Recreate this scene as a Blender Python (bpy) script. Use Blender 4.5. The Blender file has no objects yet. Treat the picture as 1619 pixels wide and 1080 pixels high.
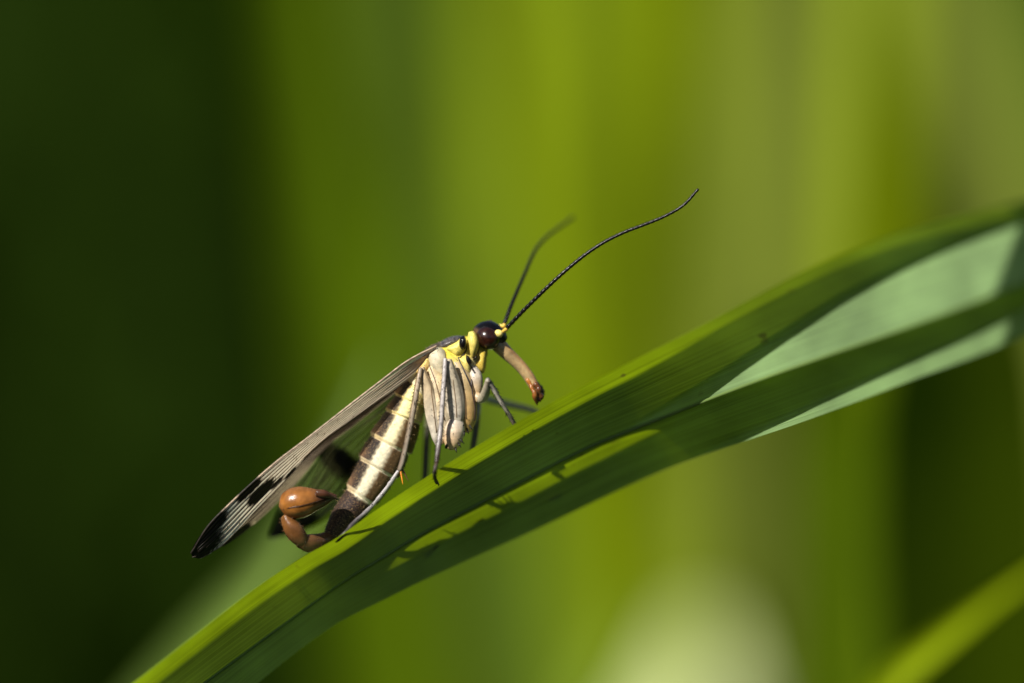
import bpy, bmesh, math, random
import numpy as np
from mathutils import Vector, Matrix

random.seed(7)
rng = np.random.default_rng(7)
scene = bpy.context.scene
C = scene.collection
R = math.radians

# ------------------------------------------------------------------ camera
# macro lens 0.22 m from a scorpionfly that sits on a leaf 0.45 m above the ground.
W_PX, H_PX = 1619.0, 1080.0
D0 = 220.0                        # mm, lens to plane of focus
FRAME = 45.0                      # mm, width of the field in the plane of focus
K = FRAME / W_PX                  # mm per photo pixel in the plane of focus
PITCH = R(10)
CENTRE = Vector((0, 0, 0.45))
RIGHT = Vector((1, 0, 0))
FWD = Vector((0, math.cos(PITCH), -math.sin(PITCH)))
UP = Vector((0, math.sin(PITCH), math.cos(PITCH)))
cam_d = bpy.data.cameras.new('camera')
cam = bpy.data.objects.new('camera', cam_d)
C.objects.link(cam)
cam.location = CENTRE - FWD * D0 * 0.001
cam.rotation_euler = (math.pi / 2 - PITCH, 0, 0)
cam_d.sensor_width = 36.0
cam_d.lens = 36.0 * D0 / FRAME
cam_d.clip_start = 0.005
cam_d.clip_end = 500
cam_d.dof.use_dof = True
cam_d.dof.focus_distance = (D0 - 0.9) * 0.001
cam_d.dof.aperture_fstop = 176.0 / 15.0
scene.camera = cam

# ------------------------------------------------------------------ light
# sun over the photographer's left shoulder: direction read off the highlight in the eye
S_CAM = Vector((-0.50, 0.61, 0.615)).normalized()          # right, up, towards camera
S = (RIGHT * S_CAM.x + UP * S_CAM.y - FWD * S_CAM.z).normalized()
elev = math.asin(S.z)
azim = math.atan2(S.x, S.y)
world = bpy.data.worlds.new('World')
scene.world = world
world.use_nodes = True
nt = world.node_tree
sky = nt.nodes.new('ShaderNodeTexSky')
sky.sky_type = 'NISHITA'
sky.sun_disc = False
sky.sun_elevation = elev
sky.sun_rotation = azim
bg = nt.nodes['Background']
bg.inputs['Strength'].default_value = 0.05
nt.links.new(sky.outputs[0], bg.inputs['Color'])
sun_d = bpy.data.lights.new('sun', 'SUN')
sun_d.energy = 4.6
sun_d.angle = R(0.53)
sun_d.color = (1.0, 0.95, 0.86)
sun = bpy.data.objects.new('sun', sun_d)
C.objects.link(sun)
sun.location = S * 3
sun.rotation_euler = S.to_track_quat('Z', 'Y').to_euler()
vs = scene.view_settings
vs.view_transform = 'Standard'
vs.look = 'None'
vs.exposure = 0.45
vs.gamma = 1.0
vs.use_curve_mapping = False
cy = scene.cycles
cy.use_denoising = True
try:
    cy.denoiser = 'OPENIMAGEDENOISE'
except Exception:
    pass
cy.use_adaptive_sampling = False
cy.max_bounces = 10
cy.transparent_max_bounces = 12
cy.sample_clamp_indirect = 4.0

# ------------------------------------------------------------------ helpers
def at(px, py, z=0.0):
    """photo pixel + depth in mm behind the plane of focus -> metres in the world"""
    f = (1 + z / D0) * K * 0.001
    return CENTRE + RIGHT * ((px - W_PX / 2) * f) + UP * ((H_PX / 2 - py) * f) + FWD * (z * 0.001)

def lin(c):
    c = np.asarray(c, float) / 255.0
    return np.where(c <= 0.04045, c / 12.92, ((c + 0.055) / 1.055) ** 2.4)

def sm(a, b, x):
    t = np.clip((np.asarray(x, float) - a) / (b - a), 0, 1)
    return t * t * (3 - 2 * t)

def spline(pts, n):
    """Catmull-Rom through the rows of pts, n samples, even in chord length"""
    P = np.asarray(pts, float)
    m = len(P)
    d = np.linalg.norm(np.diff(P[:, :2], axis=0), axis=1) + 1e-6
    t = np.concatenate([[0], np.cumsum(d)])
    q = np.linspace(0, t[-1], n)
    tan = np.zeros_like(P)
    for i in range(m):
        a, b = max(i - 1, 0), min(i + 1, m - 1)
        tan[i] = (P[b] - P[a]) / (t[b] - t[a])
    out = np.zeros((n, P.shape[1]))
    for k, x in enumerate(q):
        i = min(int(np.searchsorted(t, x, 'right')) - 1, m - 2)
        h = t[i + 1] - t[i]
        u = (x - t[i]) / h
        out[k] = ((2*u**3 - 3*u**2 + 1) * P[i] + (u**3 - 2*u**2 + u) * h * tan[i]
                  + (-2*u**3 + 3*u**2) * P[i+1] + (u**3 - u**2) * h * tan[i+1])
    return out

def mesh_obj(name, verts, faces, mat, parent=None, cols=None, uvs=None, smooth=True, origin=None):
    """verts in world metres -> object; origin at `origin` (world) or the parent's"""
    o_w = Vector((0, 0, 0))
    if parent is not None:
        o_w = Vector(parent['_o'])
    if origin is not None:
        o_w = Vector(origin)
    V = np.asarray([tuple(v) for v in verts], float) - np.array(tuple(o_w))
    me = bpy.data.meshes.new(name)
    me.from_pydata([tuple(v) for v in V], [], [tuple(int(i) for i in f) for f in faces])
    if smooth:
        me.polygons.foreach_set('use_smooth', [True] * len(me.polygons))
    if cols is not None:
        a = me.color_attributes.new('Col', 'FLOAT_COLOR', 'POINT')
        cc = np.asarray(cols, float)
        if cc.shape[1] == 3:
            cc = np.concatenate([cc, np.ones((len(cc), 1))], 1)
        a.data.foreach_set('color', cc.ravel())
    if uvs is not None:
        uvl = me.uv_layers.new(name='UVMap')
        li = np.zeros(len(me.loops), int)
        me.loops.foreach_get('vertex_index', li)
        uvl.data.foreach_set('uv', np.asarray(uvs, float)[li].ravel())
    me.materials.append(mat)
    me.update()
    o = bpy.data.objects.new(name, me)
    C.objects.link(o)
    if parent is not None:
        o.parent = parent
        if origin is not None:
            o.location = o_w - Vector(parent['_o'])
    else:
        o.location = o_w
    o['_o'] = tuple(o_w)
    return o

def empty(name, loc, parent=None):
    o = bpy.data.objects.new(name, None)
    C.objects.link(o)
    o.empty_display_size = 0.002
    o.location = loc if parent is None else Vector(loc) - Vector(parent['_o'])
    o.parent = parent
    o['_o'] = tuple(loc)
    return o

def tag(o, label=None, cat=None, group=None, kind=None):
    if label: o['label'] = label
    if cat: o['category'] = cat
    if group: o['group'] = group
    if kind: o['kind'] = kind
    return o

def grid_faces(n, m, close=False):
    f = []
    for i in range(n - 1):
        for j in range(m - (0 if close else 1)):
            j2 = (j + 1) % m
            f.append((i*m + j, i*m + j2, (i+1)*m + j2, (i+1)*m + j))
    return f

def sweep(path, n=40, m=20, caps=True, rfun=None, lobes=None):
    """path rows: px, py, z(mm), half-width in the picture plane (px), half-width in depth (mm).
    Returns world verts, faces, ring params (t, phi) and pixel coordinates."""
    P = spline(path, n)
    X = P[:, 0] * K; Y = -P[:, 1] * K; Z = P[:, 2]
    cen = np.stack([X, Y, -Z], 1)                     # right, up, towards camera (mm)
    tan = np.gradient(cen, axis=0)
    tan /= np.linalg.norm(tan, axis=1)[:, None] + 1e-9
    zc = np.array([0, 0, 1.0])
    n1 = np.cross(zc, tan); l = np.linalg.norm(n1, axis=1)[:, None]
    n1 = np.where(l > 0.05, n1 / np.maximum(l, 1e-6), np.array([1.0, 0, 0]))
    n2 = np.cross(tan, n1)
    verts, info = [], []
    for i in range(n):
        t = i / (n - 1)
        a = max(P[i, 3] * K, 1e-4); b = max(P[i, 4], 1e-4)
        for j in range(m):
            ph = 2 * math.pi * j / m
            s = 1.0 if rfun is None else rfun(t, ph)
            p = cen[i] + n1[i] * a * s * math.cos(ph) + n2[i] * b * s * math.sin(ph)
            verts.append(p); info.append((t, ph))
    faces = grid_faces(n, m, True)
    if caps:
        for i, base in ((0, 0), (n - 1, (n - 1) * m)):
            verts.append(cen[i] - tan[i] * (0.35 * P[i, 3] * K) * (1 if i == 0 else -1)); info.append((i / (n - 1), 0))
            k = len(verts) - 1
            for j in range(m):
                a_, b_ = base + j, base + (j + 1) % m
                faces.append((k, b_, a_) if i == 0 else (k, a_, b_))
    V = np.asarray(verts)
    pix = np.stack([V[:, 0] / K, -V[:, 1] / K, -V[:, 2]], 1)
    W = [at(p[0], p[1], p[2]) for p in pix]
    return W, faces, np.asarray(info), pix

def join_parts(parts):
    """[(verts, faces, cols)] -> one"""
    V, F, Cc = [], [], []
    for v, f, c in parts:
        o = len(V)
        V += list(v); F += [tuple(i + o for i in q) for q in f]; Cc += [tuple(x) for x in c]
    return V, F, Cc

def solid(n, c):
    return np.tile(lin(c), (n, 1))

def spike(p0, p1, r):
    """thin bristle from p0 to p1 (world), base radius r (m)"""
    p0, p1 = Vector(p0), Vector(p1)
    d = (p1 - p0).normalized()
    a = d.orthogonal().normalized(); b = d.cross(a)
    vs_ = [p0 + (a * math.cos(k * 2.094) + b * math.sin(k * 2.094)) * r for k in range(3)] + [p1]
    return vs_, [(0, 1, 3), (1, 2, 3), (2, 0, 3)]

# ------------------------------------------------------------------ materials
def new_mat(name):
    m = bpy.data.materials.new(name)
    m.use_nodes = True
    t = m.node_tree
    t.nodes.clear()
    out = t.nodes.new('ShaderNodeOutputMaterial')
    return m, t, out

def N(t, kind, **kw):
    n = t.nodes.new(kind)
    for k, v in kw.items():
        if k in n.inputs: n.inputs[k].default_value = v
        else: setattr(n, k, v)
    return n

def leaf_mat(name, front, trans, tmix=0.5, rough=0.45, spec=0.4, stripes=60.0, bump=0.35, var=0.25, vs=2.0, flecks=0.0):
    """thin leaf: waxy reflecting face + light let through; fine parallel veins across U"""
    m, t, out = new_mat(name)
    L = t.links.new
    uv = N(t, 'ShaderNodeUVMap')
    mp = N(t, 'ShaderNodeMapping'); mp.inputs['Scale'].default_value = (stripes, vs, 1)
    L(uv.outputs[0], mp.inputs[0])
    no = N(t, 'ShaderNodeTexNoise'); no.inputs['Scale'].default_value = 1.0; no.inputs['Detail'].default_value = 4
    L(mp.outputs[0], no.inputs['Vector'])
    tc = N(t, 'ShaderNodeTexCoord')
    n2 = N(t, 'ShaderNodeTexNoise'); n2.inputs['Scale'].default_value = 260.0; n2.inputs['Detail'].default_value = 3
    L(tc.outputs['Object'], n2.inputs['Vector'])
    add = N(t, 'ShaderNodeMath', operation='ADD')
    L(no.outputs[0], add.inputs[0]); L(n2.outputs[0], add.inputs[1])
    mr = N(t, 'ShaderNodeMapRange')
    mr.inputs['From Min'].default_value = 0.6; mr.inputs['From Max'].default_value = 1.4
    mr.inputs['To Min'].default_value = 1 - var; mr.inputs['To Max'].default_value = 1 + var
    L(add.outputs[0], mr.inputs['Value'])
    vo = N(t, 'ShaderNodeTexNoise'); vo.inputs['Scale'].default_value = 900.0; vo.inputs['Detail'].default_value = 2
    L(tc.outputs['Object'], vo.inputs['Vector'])
    fl = N(t, 'ShaderNodeMapRange'); fl.inputs['From Min'].default_value = 0.70; fl.inputs['From Max'].default_value = 0.76
    fl.inputs['To Max'].default_value = flecks
    L(vo.outputs[0], fl.inputs['Value'])
    def tint(c):
        mx = N(t, 'ShaderNodeVectorMath', operation='SCALE')
        mx.inputs[0].default_value = c
        L(mr.outputs[0], mx.inputs['Scale'])
        if flecks <= 0:
            return mx.outputs[0]
        mc = N(t, 'ShaderNodeMix'); mc.data_type = 'RGBA'
        L(fl.outputs[0], mc.inputs[0]); L(mx.outputs[0], mc.inputs[6]); mc.inputs[7].default_value = (0.12, 0.09, 0.02, 1)
        return mc.outputs[2]
    bs = N(t, 'ShaderNodeBsdfPrincipled')
    L(tint(front), bs.inputs['Base Color'])
    bs.inputs['Roughness'].default_value = rough
    bs.inputs['Specular IOR Level'].default_value = spec
    tr = N(t, 'ShaderNodeBsdfTranslucent')
    L(tint(trans), tr.inputs['Color'])
    bp = N(t, 'ShaderNodeBump'); bp.inputs['Strength'].default_value = bump; bp.inputs['Distance'].default_value = 0.00006
    L(no.outputs[0], bp.inputs['Height'])
    L(bp.outputs[0], bs.inputs['Normal'])
    ad = N(t, 'ShaderNodeMixShader'); ad.inputs[0].default_value = tmix
    L(bs.outputs[0], ad.inputs[1]); L(tr.outputs[0], ad.inputs[2])
    L(ad.outputs[0], out.inputs['Surface'])
    return m

def chitin_mat(name, rough=0.38, spec=0.5, sss=0.0, noise=900.0, var=0.25, bump=0.3, coat=0.0, speck=0.0, coat_rough=0.13):
    """insect cuticle: pattern from the mesh's own colour attribute, fine grain on top"""
    m, t, out = new_mat(name)
    L = t.links.new
    at_ = N(t, 'ShaderNodeAttribute'); at_.attribute_name = 'Col'
    tc = N(t, 'ShaderNodeTexCoord')
    no = N(t, 'ShaderNodeTexNoise'); no.inputs['Scale'].default_value = noise; no.inputs['Detail'].default_value = 5
    L(tc.outputs['Object'], no.inputs['Vector'])
    mr = N(t, 'ShaderNodeMapRange')
    mr.inputs['From Min'].default_value = 0.3; mr.inputs['From Max'].default_value = 0.7
    mr.inputs['To Min'].default_value = 1 - var; mr.inputs['To Max'].default_value = 1 + var
    L(no.outputs[0], mr.inputs['Value'])
    mx = N(t, 'ShaderNodeVectorMath', operation='SCALE')
    L(at_.outputs['Color'], mx.inputs[0]); L(mr.outputs[0], mx.inputs['Scale'])
    bs = N(t, 'ShaderNodeBsdfPrincipled')
    colour = mx.outputs[0]
    if speck > 0:                                  # bronze specks over the dark plates, their glints painted in
        n4 = N(t, 'ShaderNodeTexNoise'); n4.inputs['Scale'].default_value = 14000; n4.inputs['Detail'].default_value = 2
        L(tc.outputs['Object'], n4.inputs['Vector'])
        m4 = N(t, 'ShaderNodeMapRange'); m4.inputs['From Min'].default_value = 0.52; m4.inputs['From Max'].default_value = 0.66
        m4.inputs['To Max'].default_value = 0.40 * speck
        L(n4.outputs[0], m4.inputs['Value'])
        bw = N(t, 'ShaderNodeRGBToBW'); L(at_.outputs['Color'], bw.inputs[0])
        m5 = N(t, 'ShaderNodeMapRange'); m5.inputs['From Min'].default_value = 0.25; m5.inputs['From Max'].default_value = 0.06
        L(bw.outputs[0], m5.inputs['Value'])
        ml = N(t, 'ShaderNodeMath', operation='MULTIPLY'); L(m4.outputs[0], ml.inputs[0]); L(m5.outputs[0], ml.inputs[1])
        mc = N(t, 'ShaderNodeMix'); mc.data_type = 'RGBA'
        L(ml.outputs[0], mc.inputs[0]); L(colour, mc.inputs[6]); mc.inputs[7].default_value = (0.30, 0.19, 0.085, 1)
        colour = mc.outputs[2]
    L(colour, bs.inputs['Base Color'])
    bs.inputs['Roughness'].default_value = rough
    bs.inputs['Specular IOR Level'].default_value = spec
    bs.inputs['Coat Weight'].default_value = coat
    bs.inputs['Coat Roughness'].default_value = coat_rough
    if sss > 0:
        bs.inputs['Subsurface Weight'].default_value = sss
        bs.inputs['Subsurface Radius'].default_value = (1.0, 0.6, 0.3)
        bs.inputs['Subsurface Scale'].default_value = 0.00018
    n3 = N(t, 'ShaderNodeTexNoise'); n3.inputs['Scale'].default_value = noise * 9; n3.inputs['Detail'].default_value = 2
    L(tc.outputs['Object'], n3.inputs['Vector'])
    bp = N(t, 'ShaderNodeBump'); bp.inputs['Strength'].default_value = bump; bp.inputs['Distance'].default_value = 0.00003
    L(n3.outputs[0], bp.inputs['Height']); L(bp.outputs[0], bs.inputs['Normal'])
    L(bs.outputs[0], out.inputs['Surface'])
    return m

def wing_mat(name, clear=0.45):
    """wing membrane: alpha and colour of the pattern come from the colour attribute"""
    m, t, out = new_mat(name)
    L = t.links.new
    at_ = N(t, 'ShaderNodeAttribute'); at_.attribute_name = 'Col'
    bs = N(t, 'ShaderNodeBsdfPrincipled')
    L(at_.outputs['Color'], bs.inputs['Base Color'])
    bs.inputs['Roughness'].default_value = 0.3
    bs.inputs['Specular IOR Level'].default_value = 0.5
    tc = N(t, 'ShaderNodeTexCoord')
    no = N(t, 'ShaderNodeTexNoise'); no.inputs['Scale'].default_value = 2500; no.inputs['Detail'].default_value = 3
    L(tc.outputs['Object'], no.inputs['Vector'])
    bp = N(t, 'ShaderNodeBump'); bp.inputs['Strength'].default_value = 0.6; bp.inputs['Distance'].default_value = 0.00004
    L(no.outputs[0], bp.inputs['Height']); L(bp.outputs[0], bs.inputs['Normal'])
    tl = N(t, 'ShaderNodeBsdfTranslucent'); L(at_.outputs['Color'], tl.inputs['Color'])
    mt = N(t, 'ShaderNodeMixShader'); mt.inputs[0].default_value = 0.66
    L(bs.outputs[0], mt.inputs[1]); L(tl.outputs[0], mt.inputs[2])
    tp = N(t, 'ShaderNodeBsdfTransparent')
    mx = N(t, 'ShaderNodeMixShader')
    L(at_.outputs['Alpha'], mx.inputs[0])
    L(tp.outputs[0], mx.inputs[1]); L(mt.outputs[0], mx.inputs[2])
    L(mx.outputs[0], out.inputs['Surface'])
    return m

def plain_mat(name, c1, c2, scale, rough=0.8):
    m, t, out = new_mat(name)
    L = t.links.new
    tc = N(t, 'ShaderNodeTexCoord')
    no = N(t, 'ShaderNodeTexNoise'); no.inputs['Scale'].default_value = scale; no.inputs['Detail'].default_value = 6
    L(tc.outputs['Object'], no.inputs['Vector'])
    rp = N(t, 'ShaderNodeValToRGB')
    rp.color_ramp.elements[0].position = 0.35; rp.color_ramp.elements[1].position = 0.65
    rp.color_ramp.elements[0].color = (*c1, 1); rp.color_ramp.elements[1].color = (*c2, 1)
    L(no.outputs[0], rp.inputs[0])
    bs = N(t, 'ShaderNodeBsdfPrincipled')
    L(rp.outputs[0], bs.inputs['Base Color'])
    bs.inputs['Roughness'].default_value = rough
    bp = N(t, 'ShaderNodeBump'); bp.inputs['Strength'].default_value = 0.6; bp.inputs['Distance'].default_value = 0.01
    L(no.outputs[0], bp.inputs['Height']); L(bp.outputs[0], bs.inputs['Normal'])
    L(bs.outputs[0], out.inputs['Surface'])
    return m

M_LEAF = leaf_mat('leaf_main', (0.26, 0.41, 0.165), (0.38, 0.54, 0.002), 0.45, 0.48, 0.8, stripes=95, bump=0.6, var=0.55, vs=0.5, flecks=0.7)
M_RIB = leaf_mat('leaf_rib', (0.22, 0.33, 0.10), (0.40, 0.52, 0.02), 0.4, 0.4, 0.45, stripes=10, bump=0.2)
M_BODY = chitin_mat('cuticle_body', 0.40, 0.45, sss=0.1, noise=2600, var=0.30, bump=0.55)
M_ABD = chitin_mat('cuticle_abdomen', 0.5, 0.25, sss=0.1, noise=9000, var=0.16, bump=0.5, speck=1.0)
M_LEG = chitin_mat('cuticle_leg', 0.32, 0.55, noise=3000, var=0.28, bump=0.45)
M_EYE = chitin_mat('compound_eye', 0.35, 0.12, noise=6000, var=0.3, bump=0.03, coat=1.0, coat_rough=0.19)
M_BLACK = chitin_mat('cuticle_black', 0.25, 0.35, noise=6000, var=0.3, bump=0.25)
M_TAIL = chitin_mat('cuticle_tail', 0.24, 0.55, sss=0.08, noise=3000, var=0.26, bump=0.3)
M_WING = wing_mat('wing_membrane')
M_VEIN = chitin_mat('wing_vein', 0.45, 0.3, noise=6000, var=0.25, bump=0.2)

# ------------------------------------------------------------------ ground and undergrowth
M_GROUND = plain_mat('meadow_soil', (0.012, 0.018, 0.006), (0.03, 0.036, 0.012), 9.0, 0.95)
gv, gf = [], []
GX = np.concatenate([-np.geomspace(300, 0.4, 26), [0], np.geomspace(0.4, 300, 26)])
for y in GX:
    for x in GX:
        r = math.hypot(x, y)
        gv.append((x, y, 0.012 * math.sin(3.1 * x + 1.3 * y) * math.cos(2.3 * y - x) if r < 8 else 0.0))
ground = mesh_obj('ground', gv, grid_faces(len(GX), len(GX)), M_GROUND)
tag(ground, kind='structure')

def blade_cloud(n, xr, yr, hr, wr, seed, clear=0.75):
    """loose grass: n bent blades as one mesh"""
    g = np.random.default_rng(seed)
    V, F = [], []
    for _ in range(n):
        x, y = g.uniform(*xr), g.uniform(*yr)
        if math.hypot(x, y) < clear or (clear > 0 and abs(x) < 0.30 and -0.9 < y < 0.75):
            continue
        h, w = g.uniform(*hr), g.uniform(*wr)
        a = g.uniform(0, 2 * math.pi); ln = g.uniform(0.05, 0.5) * h
        b = g.uniform(0, math.pi)
        ax = np.array([math.cos(b), math.sin(b), 0]) * w / 2
        o = len(V)
        for k in range(4):
            u = k / 3
            c = np.array([x + math.cos(a) * ln * u * u, y + math.sin(a) * ln * u * u, -0.01 + h * (u - 0.18 * u ** 3)])
            s = [1.0, 0.95, 0.65, 0.06][k]
            V.append(c - ax * s); V.append(c + ax * s)
        for k in range(3):
            F.append((o + 2*k, o + 2*k + 1, o + 2*k + 3, o + 2*k + 2))
    return V, F
M_UNDER = leaf_mat('undergrowth_leaf', (0.026, 0.060, 0.0006), (0.02, 0.045, 0.0005), 0.3, 0.6, 0.15, stripes=3, bump=0.0, var=0.4)  # deep shade of the undergrowth is put into this dark leaf colour
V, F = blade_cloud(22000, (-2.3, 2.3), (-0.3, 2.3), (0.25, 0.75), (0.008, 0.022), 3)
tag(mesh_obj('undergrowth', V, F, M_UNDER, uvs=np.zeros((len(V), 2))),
    'dense meadow grass far behind, its shade put into a dark green colour, melted to a blur', 'grass', kind='stuff')
V, F = blade_cloud(14000, (-2.6, 2.6), (-2.8, 0.0), (0.5, 1.2), (0.010, 0.026), 5, clear=1.05)  # unseen grass added on the camera side to block low sky light
tag(mesh_obj('sky_screen_grass', V, F, M_UNDER, uvs=np.zeros((len(V), 2))),
    'unseen tall meadow grass added behind the camera to screen off low sky light', 'grass', kind='stuff')
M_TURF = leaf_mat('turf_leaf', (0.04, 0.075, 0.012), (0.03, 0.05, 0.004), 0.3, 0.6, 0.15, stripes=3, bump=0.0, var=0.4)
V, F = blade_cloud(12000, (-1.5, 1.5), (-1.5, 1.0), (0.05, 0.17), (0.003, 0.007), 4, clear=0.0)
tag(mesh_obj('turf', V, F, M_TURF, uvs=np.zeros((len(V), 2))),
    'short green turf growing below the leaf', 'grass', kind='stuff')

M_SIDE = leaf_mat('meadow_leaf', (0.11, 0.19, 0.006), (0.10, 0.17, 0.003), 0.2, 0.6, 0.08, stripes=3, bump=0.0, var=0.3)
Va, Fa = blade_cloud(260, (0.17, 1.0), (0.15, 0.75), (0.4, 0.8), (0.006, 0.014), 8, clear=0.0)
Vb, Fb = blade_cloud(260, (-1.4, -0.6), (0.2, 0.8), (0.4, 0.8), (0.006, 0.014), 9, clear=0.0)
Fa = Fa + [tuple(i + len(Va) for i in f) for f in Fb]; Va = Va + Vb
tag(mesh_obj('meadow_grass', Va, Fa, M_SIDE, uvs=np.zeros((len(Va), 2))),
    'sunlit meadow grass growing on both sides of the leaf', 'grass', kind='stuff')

# ------------------------------------------------------------------ blurred blades behind
def strap(name, pts, width, turn, mat, label, cat='grass blade', group='blurred blades behind the scorpionfly',
          root=True, fold=0.22, tip=True, n=70, m=9, rootdx=0.0, world_pts=False):
    """long leaf blade: pts rows (px, py, z mm) listed from the lower end up; width mm at each row (list or number);
    turn = degrees the face is turned about the blade's own axis away from facing the camera"""
    P = [list(p) for p in pts]
    wd = list(width) if hasattr(width, '__len__') else [width] * len(P)
    tn = list(turn) if hasattr(turn, '__len__') else [turn] * len(P)
    pts3 = [np.array(tuple(p)) if world_pts else np.array(tuple(at(*p))) for p in P]
    if root:
        p0 = pts3[0]
        g = np.array([p0[0] + rootdx, p0[1] + 0.03, -0.004])
        mid = p0 * 0.5 + g * 0.5; mid[0] = p0[0] * 0.6 + g[0] * 0.4
        pts3 = [g, mid] + pts3
        wd = [wd[0] * 0.45, wd[0] * 0.85] + wd
        tn = [tn[0], tn[0]] + tn
    rows = np.array([[*p, w, t_] for p, w, t_ in zip(pts3, wd, tn)])
    # spline in 3-D
    d = np.linalg.norm(np.diff(rows[:, :3], axis=0), axis=1)
    s = np.concatenate([[0], np.cumsum(d)])
    q = np.linspace(0, s[-1], n)
    tan = np.array([(rows[min(i+1, len(rows)-1)] - rows[max(i-1, 0)]) / (s[min(i+1, len(rows)-1)] - s[max(i-1, 0)]) for i in range(len(rows))])
    V, UV = [], []
    for k, x in enumerate(q):
        i = min(int(np.searchsorted(s, x, 'right')) - 1, len(rows) - 2)
        h = s[i+1] - s[i]; u = (x - s[i]) / h
        r = (2*u**3-3*u**2+1)*rows[i] + (u**3-2*u**2+u)*h*tan[i] + (-2*u**3+3*u**2)*rows[i+1] + (u**3-u**2)*h*tan[i+1]
        dr = ((6*u**2-6*u)*rows[i] + (3*u**2-4*u+1)*h*tan[i] + (-6*u**2+6*u)*rows[i+1] + (3*u**2-2*u)*h*tan[i+1]) / h
        T = Vector(dr[:3]).normalized()
        face = (-FWD - T * (-FWD).dot(T)).normalized()
        side = T.cross(face).normalized()
        a = R(r[4])
        sd = side * math.cos(a) + face * math.sin(a)
        nm = face * math.cos(a) - side * math.sin(a)
        w = r[3] * 0.001
        if tip:
            w *= min(1.0, max(0.02, (1 - k / (n - 1)) * 5)) ** 0.7
        for j in range(m):
            e = j / (m - 1) * 2 - 1
            V.append(Vector(r[:3]) + sd * (e * w / 2) + nm * (abs(e) ** 1.3 * w * fold))
            UV.append((j / (m - 1), x * 6))
    o = mesh_obj(name, V, grid_faces(n, m), mat, uvs=UV, origin=Vector(rows[0][:3]))
    return tag(o, label, cat, group)

def bl(name, front, trans, tmix=0.15, rough=0.6):
    return leaf_mat(name, front, trans, tmix, rough, 0.08, stripes=8, bump=0.1, var=0.18)

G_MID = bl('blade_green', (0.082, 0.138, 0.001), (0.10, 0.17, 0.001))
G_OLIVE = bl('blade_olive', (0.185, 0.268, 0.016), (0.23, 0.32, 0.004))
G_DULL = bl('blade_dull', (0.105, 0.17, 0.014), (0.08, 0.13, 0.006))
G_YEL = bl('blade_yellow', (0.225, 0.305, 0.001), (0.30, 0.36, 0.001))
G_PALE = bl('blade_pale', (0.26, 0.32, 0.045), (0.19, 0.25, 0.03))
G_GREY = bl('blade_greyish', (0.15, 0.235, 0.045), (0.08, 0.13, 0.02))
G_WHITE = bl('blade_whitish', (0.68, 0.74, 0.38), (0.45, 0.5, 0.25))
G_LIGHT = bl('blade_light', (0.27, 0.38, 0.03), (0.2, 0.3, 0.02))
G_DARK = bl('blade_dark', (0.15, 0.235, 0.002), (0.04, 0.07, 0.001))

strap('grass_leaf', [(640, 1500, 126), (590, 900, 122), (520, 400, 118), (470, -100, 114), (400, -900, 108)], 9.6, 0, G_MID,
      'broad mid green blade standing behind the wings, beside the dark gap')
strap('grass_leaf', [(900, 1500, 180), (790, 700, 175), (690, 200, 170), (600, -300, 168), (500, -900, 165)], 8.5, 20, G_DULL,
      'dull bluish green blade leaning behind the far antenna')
strap('grass_leaf', [(900, 1600, 300), (890, 900, 295), (880, 300, 290), (850, -300, 288), (830, -900, 285)], 18.6, -10, G_OLIVE,
      'wide light olive blade upright behind the head and antennae')
strap('grass_leaf', [(1000, 1500, 240), (1010, 900, 235), (1045, 400, 230), (1085, -100, 226), (1110, -900, 222)], 9.1, 12, G_YEL,
      'narrow deep yellow green blade behind the long antenna tip')
strap('grass_leaf', [(1080, 1500, 260), (1150, 700, 255), (1200, 200, 250), (1270, -300, 248), (1380, -1000, 245)], 13.0, -8, G_PALE,
      'light green blade between the yellow green blade and the creased blade')
strap('grass_leaf', [(1320, 1500, 174), (1330, 700, 171), (1352, 250, 167), (1375, -200, 165), (1400, -900, 161)], 8.7, 0, G_YEL,
      'upright creased yellowish blade crossing above the pale patch of the leaf', fold=0.3)
strap('grass_leaf', [(1900, 1400, 170), (1680, 600, 166), (1530, 150, 163), (1400, -300, 161), (1250, -900, 159)], 10.0, -15, G_PALE,
      'pale green blade leaning over the far end of the leaf')
strap('grass_leaf', [(1900, 1400, 301), (1800, 600, 296), (1690, 150, 293), (1600, -300, 291), (1500, -900, 289)], 15.0, -10, G_DULL,
      'dull green blade beyond the pale leaning blade')
strap('grass_leaf', [(860, 1700, 225), (810, 1150, 219), (785, 800, 215), (775, 400, 213), (790, -900, 211)], 11.1, -20, G_YEL,
      'yellow green blade rising below the middle of the leaf')
strap('grass_leaf', [(960, 1900, 277), (980, 1300, 272), (1000, 850, 267), (985, 420, 262), (930, -300, 257)], 17.0, 0, G_YEL,
      'light green blade behind the snout')
strap('grass_leaf', [(640, 1900, 140), (640, 1300, 136), (630, 850, 132), (640, 450, 130), (660, 150, 126)], 8.0, 25, G_MID,
      'green blade beneath the abdomen end of the leaf')
strap('grass_leaf', [(1315, 1900, 96), (1312, 1300, 92), (1308, 850, 90), (1305, 560, 88), (1300, 480, 86)], 5.4, -5, G_MID,
      'thin green blade between two dark gaps below the leaf', tip=False)
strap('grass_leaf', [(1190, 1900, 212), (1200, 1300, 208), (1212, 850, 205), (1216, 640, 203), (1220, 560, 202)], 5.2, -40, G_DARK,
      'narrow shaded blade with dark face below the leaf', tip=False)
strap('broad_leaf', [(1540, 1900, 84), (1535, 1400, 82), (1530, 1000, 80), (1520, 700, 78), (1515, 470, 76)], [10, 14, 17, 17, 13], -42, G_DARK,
      'wide shaded leaf hanging dark under the pale strip', 'leaf', None, fold=0.02, tip=False)
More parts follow.
